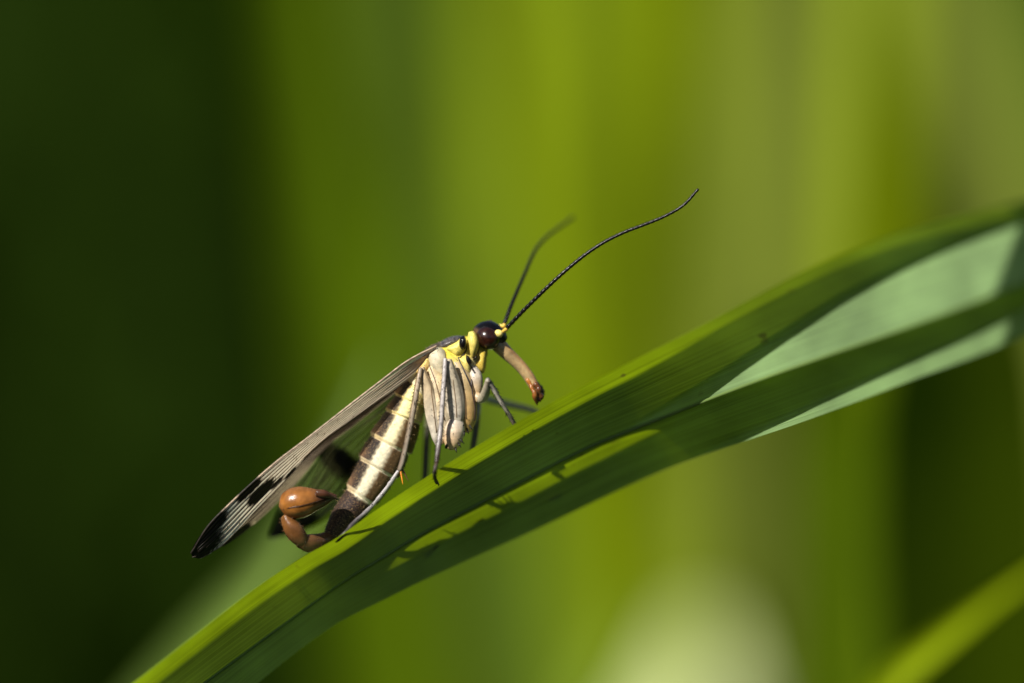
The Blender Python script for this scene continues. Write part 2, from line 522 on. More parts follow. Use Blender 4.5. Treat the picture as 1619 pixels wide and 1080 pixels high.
strap('grass_leaf', [(1240, 1500, 22), (1330, 1180, 24), (1440, 1040, 26), (1560, 950, 28), (1720, 840, 30)], 6.2, [10, 10, 0, -10, -20], G_YEL,
      'bright yellow green blade bending away low under the leaf', rootdx=-0.02)
strap('grass_leaf', [(60, 1500, 52), (230, 1150, 50), (390, 960, 48), (490, 800, 47), (560, 660, 46), (600, 560, 46)], [9, 9, 8.5, 7.4, 6, 5], 15, G_GREY,
      'greyish green blade slanting behind the wing tips and the curled tail', rootdx=-0.02)
strap('broad_leaf', [(1000, 2700, 222), (1030, 1900, 224), (1060, 1300, 228), (1090, 850, 240)], [16, 38, 40, 26], 10, G_LIGHT,  # leaf added to make the soft glow around the pale leaf
      'soft light green leaf added as a glow around the pale one, low behind the grass', 'leaf', None, fold=0.06)
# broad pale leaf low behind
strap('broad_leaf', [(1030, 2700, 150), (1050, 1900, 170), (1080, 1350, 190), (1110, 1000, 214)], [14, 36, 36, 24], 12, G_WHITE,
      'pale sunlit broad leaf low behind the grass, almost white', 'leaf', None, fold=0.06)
# ------------------------------------------------------------------ the leaf the insect sits on
T_PX = [(-60, 1290), (60, 1190), (210, 1080), (300, 1010), (400, 933), (480, 880), (530, 852), (600, 803), (700, 738), (800, 678), (900, 622),
        (1000, 570), (1100, 519), (1200, 466), (1300, 416), (1400, 376), (1500, 347), (1619, 318), (1760, 290), (1900, 272), (2050, 270)]
F_PX = [(0, 1330), (110, 1240), (270, 1120), (370, 1045), (470, 972), (550, 915), (600, 885), (665, 845), (760, 795), (850, 748), (940, 703),
        (1030, 668), (1125, 630), (1220, 594), (1315, 560), (1412, 526), (1515, 488), (1630, 442), (1765, 385), (1905, 335), (2055, 290)]
B_PX = [(50, 1370), (165, 1280), (330, 1150), (430, 1062), (530, 988), (612, 946), (660, 922), (730, 890), (820, 850), (905, 810), (985, 772),
        (1070, 735), (1165, 702), (1255, 672), (1350, 637), (1445, 600), (1550, 560), (1650, 515), (1775, 438), (1910, 370), (2060, 305)]
nL, nA = 340, 84
Tc, Fc, Bc = (spline(p, nL) for p in (T_PX, F_PX, B_PX))
D = np.zeros((nL, nA)); PX = np.zeros((nL, nA)); PY = np.zeros((nL, nA))
for i in range(nL):
    x = Tc[i, 0]
    half = nA // 2
    top = np.linspace(0, 1, half, endpoint=False)[:, None] * (Fc[i] - Tc[i]) + Tc[i]
    low = np.linspace(0, 1, nA - half)[:, None] * (Bc[i] - Fc[i]) + Fc[i]
    pts = np.concatenate([top, low])
    PX[i], PY[i] = pts[:, 0], pts[:, 1]
    wT = np.linalg.norm(Fc[i] - Tc[i]); wB = np.linalg.norm(Bc[i] - Fc[i])
    # tilt of the face (tangent of the angle away from the camera) across the width
    fT = np.linspace(0, 1, half, endpoint=False)
    fB = np.linspace(0, 1, nA - half)
    rim = 23.0 / max(wT, 30.0)
    right = float(sm(980, 1150, x))
    rimw = rim * (1 - 0.25 * right)
    ang_face = 34.5 + 12.0 * float(sm(870, 1060, x)) + 8.0 * (1 - sm(420, 580, x))
    tT = 67 - (67 - ang_face) * sm(rimw * 0.85, rimw * 1.15, fT)
    tT = tT * (1 - 0.16 * right * (1 - sm(rimw, rimw * 1.2, fT)))
    pstart = np.interp(x, [880, 950, 1040, 1110, 1200, 1300, 1400, 1500, 1620], [1.06, 0.94, 0.81, 0.71, 0.56, 0.43, 0.34, 0.27, 0.22])
    tT = tT + (-24 - tT) * sm(pstart - 0.05, pstart + 0.07, fT)
    left = float(1 - sm(380, 620, x))
    strip_w = np.interp(x, [300, 500, 700, 900, 1000, 1100], [0.45, 0.34, 0.30, 0.26, 0.14, 0.02])
    base_s = 35.5 + 12.0 * float(sm(870, 1060, x))
    top_s = base_s + 25 * float(sm(500, 640, x)) * (1 - float(sm(930, 1060, x)))
    tB = top_s - (top_s - 35.5 - 12.0 * float(sm(870, 1060, x))) * sm(strip_w, strip_w + 0.10, fB)
    estart = np.interp(x, [980, 1050, 1120, 1200, 1300, 1560, 1700], [1.06, 0.90, 0.79, 0.70, 0.62, 0.46, 0.4])
    tB = tB + (-24 - tB) * sm(estart - 0.06, estart + 0.08, fB)
    tan_ = np.tan(np.radians(np.concatenate([tT, tB])))
    step = np.concatenate([np.full(half, wT / half), np.full(nA - half, wB / (nA - half))]) * K
    z = np.concatenate([[0], np.cumsum((tan_ * step)[:-1])])
    z0 = -2.2 - 10.5 * max(0.0, (x - 900) / 720.0) ** 1.35 - 2.5 * max(0.0, (450 - x) / 300.0) ** 1.2
    D[i] = z0 + z
V, UV = [], []
for i in range(nL):
    for j in range(nA):
        V.append(at(PX[i, j], PY[i, j], D[i, j])); UV.append((j / (nA - 1), i / nL * 6))
# carry the blade on down to the ground at its lower end
root_n = 26
first = np.array([tuple(v) for v in V[:nA]])
second = np.array([tuple(v) for v in V[nA:2*nA]])
dirn = first.mean(0) - second.mean(0); dirn /= np.linalg.norm(dirn)
rowsV, rowsUV = [], []
c0 = first.mean(0)
end = np.array([c0[0] - 0.10, c0[1] + 0.01, -0.004])
Lr = np.linalg.norm(end - c0)
for k in range(root_n, 0, -1):
    u = k / root_n
    c = (1-u)**3 * c0 + 3*(1-u)**2*u * (c0 + dirn * Lr * 0.35) + 3*(1-u)*u*u * (end + np.array([0, 0, Lr * 0.4])) + u**3 * end
    for j in range(nA):
        rowsV.append(Vector(c + (first[j] - c0) * (1 - 0.4 * u))); rowsUV.append((j / (nA - 1), -u * 8))
V = rowsV + V; UV = rowsUV + UV
leaf = mesh_obj('grass_leaf', V, grid_faces(nL + root_n, nA), M_LEAF, uvs=UV, origin=Vector(end))
tag(leaf, 'long arching green grass leaf with a keel, carrying the scorpionfly', 'leaf')
# raised keel along the fold
jk = nA // 2
kp = [(PX[i, jk], PY[i, jk], D[i, jk] - 0.015, 2.6, 0.05) for i in range(8, nL - 8, 6)]
kv, kf, ki, kx = sweep(kp, n=200, m=8)
mesh_obj('midrib', kv, kf, M_RIB, leaf, uvs=np.stack([ki[:, 1] / 6.3, ki[:, 0] * 20], 1))

def leaf_depth(px, py):
    d2 = (PX - px) ** 2 + (PY - py) ** 2
    return float(D.ravel()[np.argmin(d2)])

def foot_on_leaf(px, z):
    """pixel row where the leaf's surface reaches depth z under column px"""
    for py in range(0, 420, 2):
        y = np.interp(px, Tc[:, 0], Tc[:, 1]) + 3 + py
        if leaf_depth(px, y) >= z:
            return y
    return y
def stand(px, z, dx):
    """tarsus points lying on the leaf from column px towards dx"""
    y = foot_on_leaf(px, z)
    y2 = foot_on_leaf(px + dx, z)
    return (px, y - 6, z + 0.02), (px + dx * 0.5, (y + y2) / 2 - 4, z + 0.03), (px + dx, y2 - 3, z + 0.03)

# arching blade above the picture; its drooping end shades the far end of the leaf
L1, L2 = at(1590, 360, leaf_depth(1590, 380)), at(1562, 545, leaf_depth(1562, 540))
q1 = L1 + S * 0.055 + RIGHT * 0.0042
q2 = L2 + S * 0.055 + RIGHT * 0.0042
dq = (q1 - q2).normalized()
strap('grass_leaf', [q1 + Vector((0.062, 0, -0.10)), q1 + Vector((0.058, 0, 0.0)), q1 + Vector((0.040, 0, 0.034)), q1 + dq * 0.018 + Vector((0.010, 0, 0.012)), q1 + dq * 0.004, q2, q2 - dq * 0.006, q2 - dq * 0.012], [7, 8, 8, 8, 8.2, 8.2, 8, 6], 0, G_MID,
      'arching blade drooping over the leaf from above', group=None, n=140, world_pts=True, tip=False, fold=0.1)

# ------------------------------------------------------------------ the scorpionfly
fly = empty('scorpionfly', at(600, 805, 0.0))
tag(fly, 'cream and black scorpionfly with long snout and curled orange tail on the leaf', 'insect')
Z0 = 0.35                                         # depth of its plane of symmetry, mm

def noise2(x, y, s=0.11):
    return (np.sin(x * s * 1.7 + 1.3 * np.sin(y * s)) + np.sin(y * s * 2.1 + 1.7 * np.sin(x * s * 0.9)) + np.sin((x + y) * s * 3.3)) / 3

CREAM = lin((234, 224, 192)); DARK = lin((40, 31, 27)); BROWN = lin((120, 92, 62)); YEL = lin((236, 212, 70))
BEIGE = lin((214, 200, 168)); TAN = lin((205, 172, 112)); BLK = lin((16, 13, 12)); GREYD = lin((92, 84, 74))

# --- body: one surface from the neck through thorax and abdomen
body_path = [  # px, py, z, half width px, half depth mm
    (768, 552, Z0, 10, 0.32), (757, 556, Z0, 21, 0.60), (745, 560, Z0, 31, 0.80), (728, 572, Z0, 43, 1.02), (708, 588, Z0, 50, 1.18), (690, 600, Z0, 46, 1.16),
    (672, 608, Z0, 33, 1.02), (655, 622, Z0, 26, 0.92), (643, 646, Z0, 28, 0.92), (630, 677, Z0, 33, 0.96), (616, 705, Z0, 35.5, 0.98), (597, 741, Z0, 34.5, 0.94),
    (570, 786, Z0, 27, 0.80), (549, 814, Z0, 23.5, 0.70), (531, 838, Z0, 17, 0.52), (523, 849, Z0, 12, 0.38), (518.5, 855, Z0, 4, 0.12)]
nB, mB = 330, 72
Pb = spline(body_path, nB)
# arc-length positions of the joints between abdominal segments
def t_of(px, py):
    return float(np.argmin((Pb[:, 0] - px) ** 2 + (Pb[:, 1] - py) ** 2)) / (nB - 1)
JOINTS = [t_of(*p) for p in ((660, 616), (648, 634), (638, 659), (617, 703), (597, 741), (570, 785))] + [1.0]
def seg_u(t):
    for k in range(len(JOINTS) - 1):
        if JOINTS[k] <= t <= JOINTS[k + 1]:
            return k, (t - JOINTS[k]) / (JOINTS[k + 1] - JOINTS[k])
    return -1, 0.0
def body_r(t, ph):
    k, u = seg_u(t)
    if k < 0:
        return 1.0
    r = 0.94 + 0.115 * (u ** 0.6)
    r -= 0.085 * math.exp(-((1 - u) / 0.05) ** 2) if k < 5 else 0
    r -= 0.05 * math.exp(-(u / 0.04) ** 2)
    # a shallow crease between back plates, flank and belly plates
    c = math.cos(ph)
    r -= 0.02 * (math.exp(-((c - 0.45) / 0.06) ** 2) + math.exp(-((c + 0.42) / 0.06) ** 2))
    return r
bv, bf, bi, bx = sweep(body_path, n=nB, m=mB, rfun=body_r)
cols = np.zeros((len(bv), 3))
# which side is the back: n1 points ... test below
for q in range(len(bv)):
    t, ph = bi[q]; px, py = bx[q, 0], bx[q, 1]
    k, u = seg_u(t)
    dors = -math.cos(ph)         # +1 on the back, -1 on the belly
    cols[q] = (t, dors, 0)
# orientation: back of the abdomen lies to the upper left in the profile
i_mid = int(0.75 * nB)
ring = bx[i_mid * mB:(i_mid + 1) * mB]
sgn = 1.0 if ring[np.argmin(ring[:, 0]), 0] == ring[int(round(mB / 2)) % mB, 0] or abs(int(np.argmin(ring[:, 0])) - mB // 2) < mB // 4 else -1.0
for q in range(len(bv)):
    t, ph = bi[q]; px, py = bx[q, 0], bx[q, 1]
    k, u = seg_u(t)
    dors = -math.cos(ph) * sgn
    nz = float(noise2(px, py, 0.35)); nz2 = float(noise2(px + 40, py - 17, 1.3))
    if k >= 0:
        c = CREAM.copy()
        # back plate: dark block fading to brown toward the flank
        edge = 0.42 + 0.05 * nz
        a = float(sm(edge - 0.13, edge + 0.10, dors)) * float(sm(0.02, 0.06, u)) * (1 - float(sm(0.88, 0.95, u)))
        gr = float(sm(0.55, 0.98, dors)) * float(sm(0.25, 0.9, u))
        blk = DARK * (1.0 + 0.35 * nz2) * (1 - gr) + lin((112, 84, 62)) * gr
        c = c * (1 - a) + (BROWN * 0.55 * (1 - a) + blk * a) * a
        jt = float(sm(edge - 0.1, edge + 0.15, dors)) * (1 - a)
        c = c * (1 - 0.6 * jt) + lin((176, 142, 92)) * 0.6 * jt
        # belly plate: dark bronze block
        edge = 0.16 + 0.06 * nz
        a = float(sm(edge - 0.18, edge + 0.12, -dors)) * float(sm(0.02, 0.07, u)) * (1 - float(sm(0.93, 0.98, u)))
        if k <= 1: a *= 0.3
        bro = lin((128, 98, 62)) * (1.0 + 0.6 * max(0, nz2)) * 0.5 + DARK * 0.55
        c = c * (1 - a) + bro * a
        if k in (0, 1, 2):
            y = (1.0, 0.8, 0.35)[k]
            c = c * (1 - 0.5 * y) + c * np.array([0.95, 0.85, 0.30]) * 0.5 * y * 2 * 0.9
        if k == 5:
            a = float(sm(0.02, 0.09, u + 0.02 * nz))
            d = lin((46, 34, 34)) * (1 + 0.5 * nz2)
            d = d * 0.8 + lin((150, 110, 70)) * 0.25 * max(0, nz2)
            c = c * (1 - a) + d * a
    else:
        # thorax flank: yellow in front and above, beige below, grey back
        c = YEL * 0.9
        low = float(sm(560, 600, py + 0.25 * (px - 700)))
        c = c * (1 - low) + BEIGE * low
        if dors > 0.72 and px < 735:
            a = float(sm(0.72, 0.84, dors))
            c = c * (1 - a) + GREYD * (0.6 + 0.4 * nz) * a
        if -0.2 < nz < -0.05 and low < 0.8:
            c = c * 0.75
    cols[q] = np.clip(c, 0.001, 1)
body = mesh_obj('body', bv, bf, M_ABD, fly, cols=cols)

# --- pillow plates of the thorax, near side and its mirror image
def pillow(name, outline, z, h, color, mat, parent, col2=None, mirror=True, n=48, rings=9):
    o = np.asarray(outline, float)
    o = np.concatenate([o, o[:1]])
    per = spline(np.concatenate([o[-3:-1], o, o[1:3]]), n * 2)
    # keep a closed loop only
    loop = spline(o, n + 1)[:n]
    c = loop.mean(0)
    for side in ((-1, 1) if mirror else (-1,)):
        vs_, cs = [], []
        for r in range(rings):
            f = math.sin((r / (rings - 1)) * math.pi / 2)
            s = math.cos((r / (rings - 1)) * math.pi / 2) ** 0.8 if r < rings - 1 else 0.0
            for k in range(n):
                p = c + (loop[k] - c) * max(s, 0.001)
                vs_.append(at(p[0], p[1], Z0 + side * (z + h * f)))
                cc = lin(color)
                if col2 is not None:
                    g = (p[1] - loop[:, 1].min()) / (np.ptp(loop[:, 1]) + 1e-6)
                    cc = cc * (1 - g) + lin(col2) * g
                cs.append(np.clip((cc * 0.9 + 0.1 * cc.mean()) * 0.90 * (1 + 0.12 * float(noise2(p[0], p[1], 0.5))), 0, 1))
        mesh_obj(name, vs_, grid_faces(rings, n, True), mat, parent, cols=cs)

pillow('pronotum', [(741, 525), (749, 524), (757, 537), (756, 553), (748, 569), (741, 560), (738, 540)], 0.55, 0.50, (247, 228, 96), M_BODY, body, (240, 214, 92))
pillow('neck_plate', [(757, 551), (768, 556), (769, 575), (765, 590), (757, 588), (749, 575), (756, 566)], 0.35, 0.45, (232, 200, 50), M_BODY, body, (225, 190, 70))
pillow('shoulder_plate', [(722, 540), (731, 534), (738, 548), (733, 560), (722, 566), (712, 560), (704, 551)], 0.62, 0.50, (240, 222, 96), M_BODY, body)
pillow('shoulder_spot', [(728, 533), (734, 531), (738, 540), (736, 551), (729, 553), (725, 545)], 0.93, 0.32, (18, 15, 16), M_BLACK, body)
pillow('flank_plate', [(724, 564), (738, 562), (745, 578), (744, 594), (737, 590), (728, 578)], 0.80, 0.42, (240, 220, 88), M_BODY, body, (222, 202, 120))
pillow('flank_spot', [(737, 561), (742, 564), (746, 574), (741, 578), (736, 571)], 1.02, 0.22, (28, 24, 22), M_BLACK, body)
pillow('neck_spot', [(748, 566), (754, 562), (756, 559), (753, 567), (748, 570)], 0.82, 0.14, (26, 22, 20), M_BLACK, body)
pillow('side_plate', [(678, 556), (694, 549), (704, 555), (707, 575), (716, 610), (722, 650), (712, 664), (698, 640), (686, 600), (676, 575)], 0.85, 0.42, (196, 186, 152), M_BODY, body, (192, 168, 124))
pillow('front_side_plate', [(714, 566), (724, 570), (738, 592), (748, 618), (742, 628), (730, 606)], 0.80, 0.42, (216, 200, 168), M_BODY, body, (150, 128, 110))
pillow('wing_hinge_plate', [(668, 575), (676, 566), (682, 578), (676, 588), (664, 592), (658, 588)], 0.9, 0.30, (236, 206, 110), M_BODY, body, (215, 170, 90))
# dark back shields, across the plane of symmetry
for nm_, path, c1 in (
    ('back_shield', [(733, 535, Z0, 4, 0.25), (724, 538, Z0, 8, 0.72), (712, 542, Z0, 9, 0.85), (700, 548, Z0, 8, 0.74), (692, 553, Z0, 4, 0.3)], (84, 78, 76)),
    ('back_shield', [(694, 550, Z0, 4, 0.25), (684, 558, Z0, 8, 0.70), (672, 568, Z0, 8, 0.72), (660, 580, Z0, 7, 0.6), (652, 590, Z0, 4, 0.3)], (60, 54, 54))):
    v, f, i_, x_ = sweep(path, n=26, m=24)
    cs = [np.clip(lin(c1) * (1 + 0.7 * float(noise2(p[0], p[1] + p[2] * 20, 0.6))), 0.004, 1) for p in x_]
    mesh_obj(nm_, v, f, M_BLACK, body, cols=cs)

# --- head
head = empty('head', at(774, 531, Z0), fly)
v, f, i_, x_ = sweep([(752, 531, Z0, 4, 0.2), (757, 527, Z0, 13, 0.55), (768, 526, Z0, 19, 0.72), (780, 529, Z0, 18.5, 0.70), (790, 535, Z0, 14, 0.52), (796, 541, Z0, 9, 0.36)], n=36, m=36)
hc = []
for p in x_:
    a = float(sm(526, 540, p[1] - 0.55 * (p[0] - 775)))
    hc.append(lin((12, 10, 12)) * (1 - a) + lin((150, 116, 84)) * 0.6 * a)
mesh_obj('skull', v, f, M_BLACK, head, cols=hc)
def ellipsoid(c, ax, ay, az, tilt, n=40, m=28):
    """centre (px,py,z), half axes px,px,mm, tilt in the picture plane (deg)"""
    vs_, px_ = [], []
    ct, st = math.cos(R(tilt)), math.sin(R(tilt))
    for i in range(m + 1):
        th = math.pi * i / m
        for j in range(n):
            ph = 2 * math.pi * j / n
            x = ax * math.sin(th) * math.cos(ph); y = ay * math.sin(th) * math.sin(ph); z = az * math.cos(th)
            p = (c[0] + x * ct - y * st, c[1] + x * st + y * ct, c[2] + z)
            vs_.append(at(*p)); px_.append(p)
    return vs_, grid_faces(m + 1, n, True), np.asarray(px_)
for sd in (-1, 1):
    v, f, x_ = ellipsoid((771.5, 534.5, Z0 + sd * 0.44), 19.8, 17.6, 0.52, 38)
    cs = [lin((44, 20, 12)) * (1 + 0.5 * float(noise2(p[0], p[1], 0.3))) for p in x_]
    mesh_obj('compound_eye', v, f, M_EYE, head, cols=np.clip(cs, 0.003, 1))
for (ox, oy, oz) in ((772, 509, Z0 - 0.12), (776, 508.5, Z0 + 0.1), (780, 511, Z0 - 0.02)):
    v, f, x_ = ellipsoid((ox, oy, oz), 3.2, 2.6, 0.09, 0, 16, 10)
    mesh_obj('ocellus', v, f, M_EYE, head, cols=solid(len(v), (60, 48, 50)))
# snout
ros = [(782, 541, Z0, 11, 0.40), (790, 547, Z0, 12, 0.40), (802, 559, Z0, 10.8, 0.36), (815, 571, Z0, 9.6, 0.32), (828, 585, Z0, 9.0, 0.29), (838, 599, Z0, 8.6, 0.27), (845, 612, Z0, 8.0, 0.26), (849, 622, Z0, 6.5, 0.21)]
v, f, i_, x_ = sweep(ros, n=60, m=28)
cs = []
for q, p in enumerate(x_):
    t, ph = i_[q]
    under = 0.5 + 0.5 * (math.cos(ph))
    c = lin((184, 156, 112)) * (1 - 0.35 * float(sm(0.35, 0.6, t)) * float(sm(0.6, 0.3, abs(under - 0.5))) * 0)
    c = c * (1 - 0.45 * sm(0.62, 0.98, under)) + lin((206, 128, 36)) * 0.45 * sm(0.62, 0.98, under)
    c = c * (1 - 0.5 * sm(0.80, 1.0, t)) + lin((150, 70, 24)) * 0.5 * sm(0.80, 1.0, t)
    s = math.exp(-((p[0] - 809) / 7) ** 2 - ((p[1] - 559) / 5) ** 2)
    c = c * (1 - 0.5 * s)
    c = c * (1 + 0.10 * float(noise2(p[0], p[1], 0.9)))
    cs.append(np.clip(c, 0.002, 1))
mesh_obj('snout', v, f, M_TAIL, head, cols=cs)
# jointed palps and jaws at the snout tip
for path, c1, c2 in (
    ([(833, 599, Z0 - 0.22, 2.4, 0.07), (838, 607, Z0 - 0.28, 3.2, 0.09), (842, 616, Z0 - 0.34, 2.8, 0.09), (845, 621, Z0 - 0.40, 4.0, 0.11), (846, 631, Z0 - 0.34, 3.2, 0.09), (848, 637, Z0 - 0.25, 1.6, 0.05)], (178, 112, 48), (104, 60, 28)),
    ([(845, 606, Z0 - 0.30, 3.5, 0.09), (851, 613, Z0 - 0.36, 4.2, 0.11), (853, 620, Z0 - 0.36, 3.0, 0.09), (856, 627, Z0 - 0.28, 3.6, 0.1), (853, 635, Z0 - 0.2, 1.8, 0.05)], (112, 66, 34), (60, 36, 22)),
    ([(846, 614, Z0 + 0.1, 5, 0.2), (849, 626, Z0 + 0.05, 5, 0.2), (849, 634, Z0, 3.5, 0.12), (849, 640, Z0, 1.2, 0.04)], (180, 96, 28), (14, 10, 10)),
    ([(848, 606, Z0 + 0.40, 3.5, 0.09), (856, 616, Z0 + 0.46, 4, 0.1), (859, 625, Z0 + 0.4, 2.5, 0.08)], (90, 52, 30), (50, 30, 20))):
    v, f, i_, x_ = sweep(path, n=30, m=12, rfun=lambda t, ph: 1 + 0.16 * math.sin(t * 19))
    cs = [np.clip(lin(c1) * (1 - t) + lin(c2) * t, 0.002, 1) for t in i_[:, 0]]
    mesh_obj('palp', v, f, M_TAIL, head, cols=cs)

# --- antennae: scape, pedicel, beaded flagellum
def antenna(path, scape_c, beads, r0, r1):
    an = empty('antenna', at(*path[0]), fly)
    v, f, x_ = ellipsoid((scape_c[0], scape_c[1], scape_c[2]), 7.0, 6.2, 0.17, 30, 24, 16)
    cs = [lin((250, 226, 130)) * (1 + 0.15 * float(noise2(p[0], p[1], 0.8))) for p in x_]
    mesh_obj('scape', v, f, M_BODY, an, cols=np.clip(cs, 0, 1))
    v, f, i_, x_ = sweep([(scape_c[0] + 4, scape_c[1] - 1, scape_c[2], 2.4, 0.07), (path[0][0] - 1, path[0][1] + 2, path[0][2], 3.4, 0.10), (path[0][0] + 1, path[0][1] - 2, path[0][2], 2.6, 0.08)], n=14, m=14)
    mesh_obj('pedicel', v, f, M_BODY, an, cols=solid(len(v), (226, 184, 76)))
    P = spline(path, 12)
    pp = [(p[0], p[1], p[2], r0 + (r1 - r0) * k / 11, (r0 + (r1 - r0) * k / 11) * K) for k, p in enumerate(P)]
    v, f, i_, x_ = sweep(pp, n=beads * 6, m=12, rfun=lambda t, ph: 0.82 + 0.22 * abs(math.sin(t * math.pi * beads)) ** 0.6)
    cs = []
    for q, p in enumerate(x_):
        b = (i_[q, 0] * beads) % 1.0
        cs.append(lin((22, 18, 18)) * (1 + 0.5 * (b > 0.7)))
    fl = mesh_obj('flagellum', v, f, M_BLACK, an, cols=np.clip(cs, 0.003, 1))
    return an
antenna([(801, 519, Z0 - 0.35), (820, 499, Z0 - 0.6), (845, 474, Z0 - 0.9), (872, 448, Z0 - 1.1), (905, 419, Z0 - 1.25), (945, 389, Z0 - 1.35), (990, 366, Z0 - 1.4),
         (1035, 349, Z0 - 1.45), (1070, 332, Z0 - 1.5), (1090, 316, Z0 - 1.5), (1104, 299, Z0 - 1.5)], (788.5, 527.5, Z0 - 0.66), 44, 3.3, 2.2)
antenna([(797, 514, Z0 + 0.25), (806, 489, Z0 + 0.7), (818, 460, Z0 + 1.4), (831, 430, Z0 + 2.2), (842, 404, Z0 + 3.0), (853, 386, Z0 + 3.7), (870, 370, Z0 + 4.4),
         (889, 356, Z0 + 5.1), (906, 343, Z0 + 5.8)], (791, 519, Z0 + 0.42), 40, 3.3, 2.2)

# --- legs
PALE = (216, 200, 170); STEEL = (168, 156, 146); DK = (58, 44, 36)
def limb(name, path, parent, c1, c2=None, stripe=None, n=40, m=14, hair=0, hl=5.0, rf=None, cend=0.0, mat=None):
    v, f, i_, x_ = sweep([(p[0], p[1], p[2], p[3], p[3] * K * (p[4] if len(p) > 4 else 0.9)) for p in path], n=n, m=m, rfun=rf)
    cs = []
    for q, p in enumerate(x_):
        t, ph = i_[q]
        c = lin(c1) if c2 is None else lin(c1) * (1 - sm(cend, 1, t)) + lin(c2) * sm(cend, 1, t)
        if name == 'tibia':
            c = c * (1 - 0.55 * float(sm(0.62, 0.9, abs(math.cos(ph)))))
        if stripe is not None:
            a = math.exp(-((math.cos(ph) - stripe[0]) / stripe[1]) ** 2)
            c = c * (1 - a * 0.7) + lin(stripe[2]) * a * 0.7
        c = (c * 0.84 + 0.16 * c.mean()) * 0.86 * (1 + 0.13 * float(noise2(p[0], p[1], 0.45)))
        cs.append(np.clip(c, 0.003, 1))
    parts = [(v, f, cs)]
    if hair:
        g = np.random.default_rng(int(path[0][0] * 7 + path[0][1]))
        P = spline([(p[0], p[1], p[2], p[3]) for p in path], 60)
        for _ in range(hair):
            k = int(g.uniform(4, 57))
            t_ = (P[k + 1, :2] - P[k - 1, :2]); t_ /= np.linalg.norm(t_) + 1e-9
            ph = g.uniform(0, 2 * math.pi)
            nrm = np.array([-t_[1], t_[0]])
            r = P[k, 3] * 0.9
            b = (P[k, 0] + nrm[0] * r * math.cos(ph), P[k, 1] + nrm[1] * r * math.cos(ph), P[k, 2] + r * K * math.sin(ph) * 0.9)
            L_ = hl * g.uniform(0.6, 1.3)
            e = (b[0] + nrm[0] * L_ * 0.7 * math.cos(ph) + t_[0] * L_ * 0.7, b[1] + nrm[1] * L_ * 0.7 * math.cos(ph) + t_[1] * L_ * 0.7, b[2] + L_ * K * 0.7 * math.sin(ph))
            sv, sf = spike(at(*b), at(*e), 0.00002)
            parts.append((sv, sf, [lin((46, 34, 28))] * 4))
    V_, F_, C_ = join_parts(parts)
    return mesh_obj(name, V_, F_, mat or M_LEG, parent, cols=C_)

def tarsus(parent, path, r, c1, c2, segs=5):
    return limb('tarsus', [(p[0], p[1], p[2], r) for p in path], parent, c1, c2, n=segs * 9, m=10, hair=26, hl=4.5,
                rf=lambda t, ph: 0.78 + 0.30 * ((t * segs) % 1.0) ** 0.8)

def claw(parent, p, d):
    parts = []
    for s in (-1, 1):
        v, f, i_, x_ = sweep([(p[0], p[1], p[2] + 0.03 * s, 1.6, 0.04), (p[0] + d[0] * 4, p[1] + d[1] * 4, p[2] + 0.07 * s, 1.2, 0.03), (p[0] + d[0] * 5 - d[1] * 3, p[1] + d[1] * 5 + d[0] * 3, p[2] + 0.09 * s, 0.4, 0.01)], n=8, m=6)
        parts.append((v, f, solid(len(v), (50, 28, 22))))
    V_, F_, C_ = join_parts(parts)
    mesh_obj('claw', V_, F_, M_LEG, parent, cols=C_)

def spur(parent, p0, p1, c):
    v, f, i_, x_ = sweep([(p0[0], p0[1], p0[2], 1.7, 0.045), ((p0[0]+p1[0])/2, (p0[1]+p1[1])/2, (p0[2]+p1[2])/2, 1.3, 0.035), (p1[0], p1[1], p1[2], 0.4, 0.01)], n=10, m=8)
    mesh_obj('spur', v, f, M_LEG, parent, cols=solid(len(v), c))

# near front leg
lg = empty('leg', at(752, 595, Z0 - 0.8), fly)
limb('coxa', [(747, 583, Z0 - 0.75, 8), (751, 594, Z0 - 0.95, 11), (753, 608, Z0 - 1.05, 10.5), (754, 622, Z0 - 1.05, 7.5)], lg, (214, 202, 184), (214, 180, 128), hair=14)
limb('trochanter', [(751, 620, Z0 - 1.05, 6), (754, 627, Z0 - 1.15, 8), (759, 632, Z0 - 1.3, 7)], lg, (220, 186, 136), n=16)
limb('femur', [(756, 632, Z0 - 1.15, 7), (764, 628, Z0 - 1.5, 7.5), (769, 615, Z0 - 2.0, 6.2), (771.5, 601, Z0 - 2.35, 4.2)], lg, (200, 190, 160), (170, 156, 132), hair=16)
limb('tibia', [(770, 599, Z0 - 2.35, 3.4), (776, 608, Z0 - 2.2, 3.9), (790, 632, Z0 - 1.9, 3.6), (803, 653, Z0 - 1.6, 3.4), (815, 674, Z0 - 1.3, 3.2)], lg, (206, 196, 176), (120, 100, 82), stripe=(0.6, 0.4, (74, 56, 44)), hair=70, hl=6, cend=0.5)
tarsus(lg, [(815, 674, Z0 - 1.3), *stand(822, Z0 - 1.1, 20)], 2.4, (120, 100, 82), (50, 40, 34))
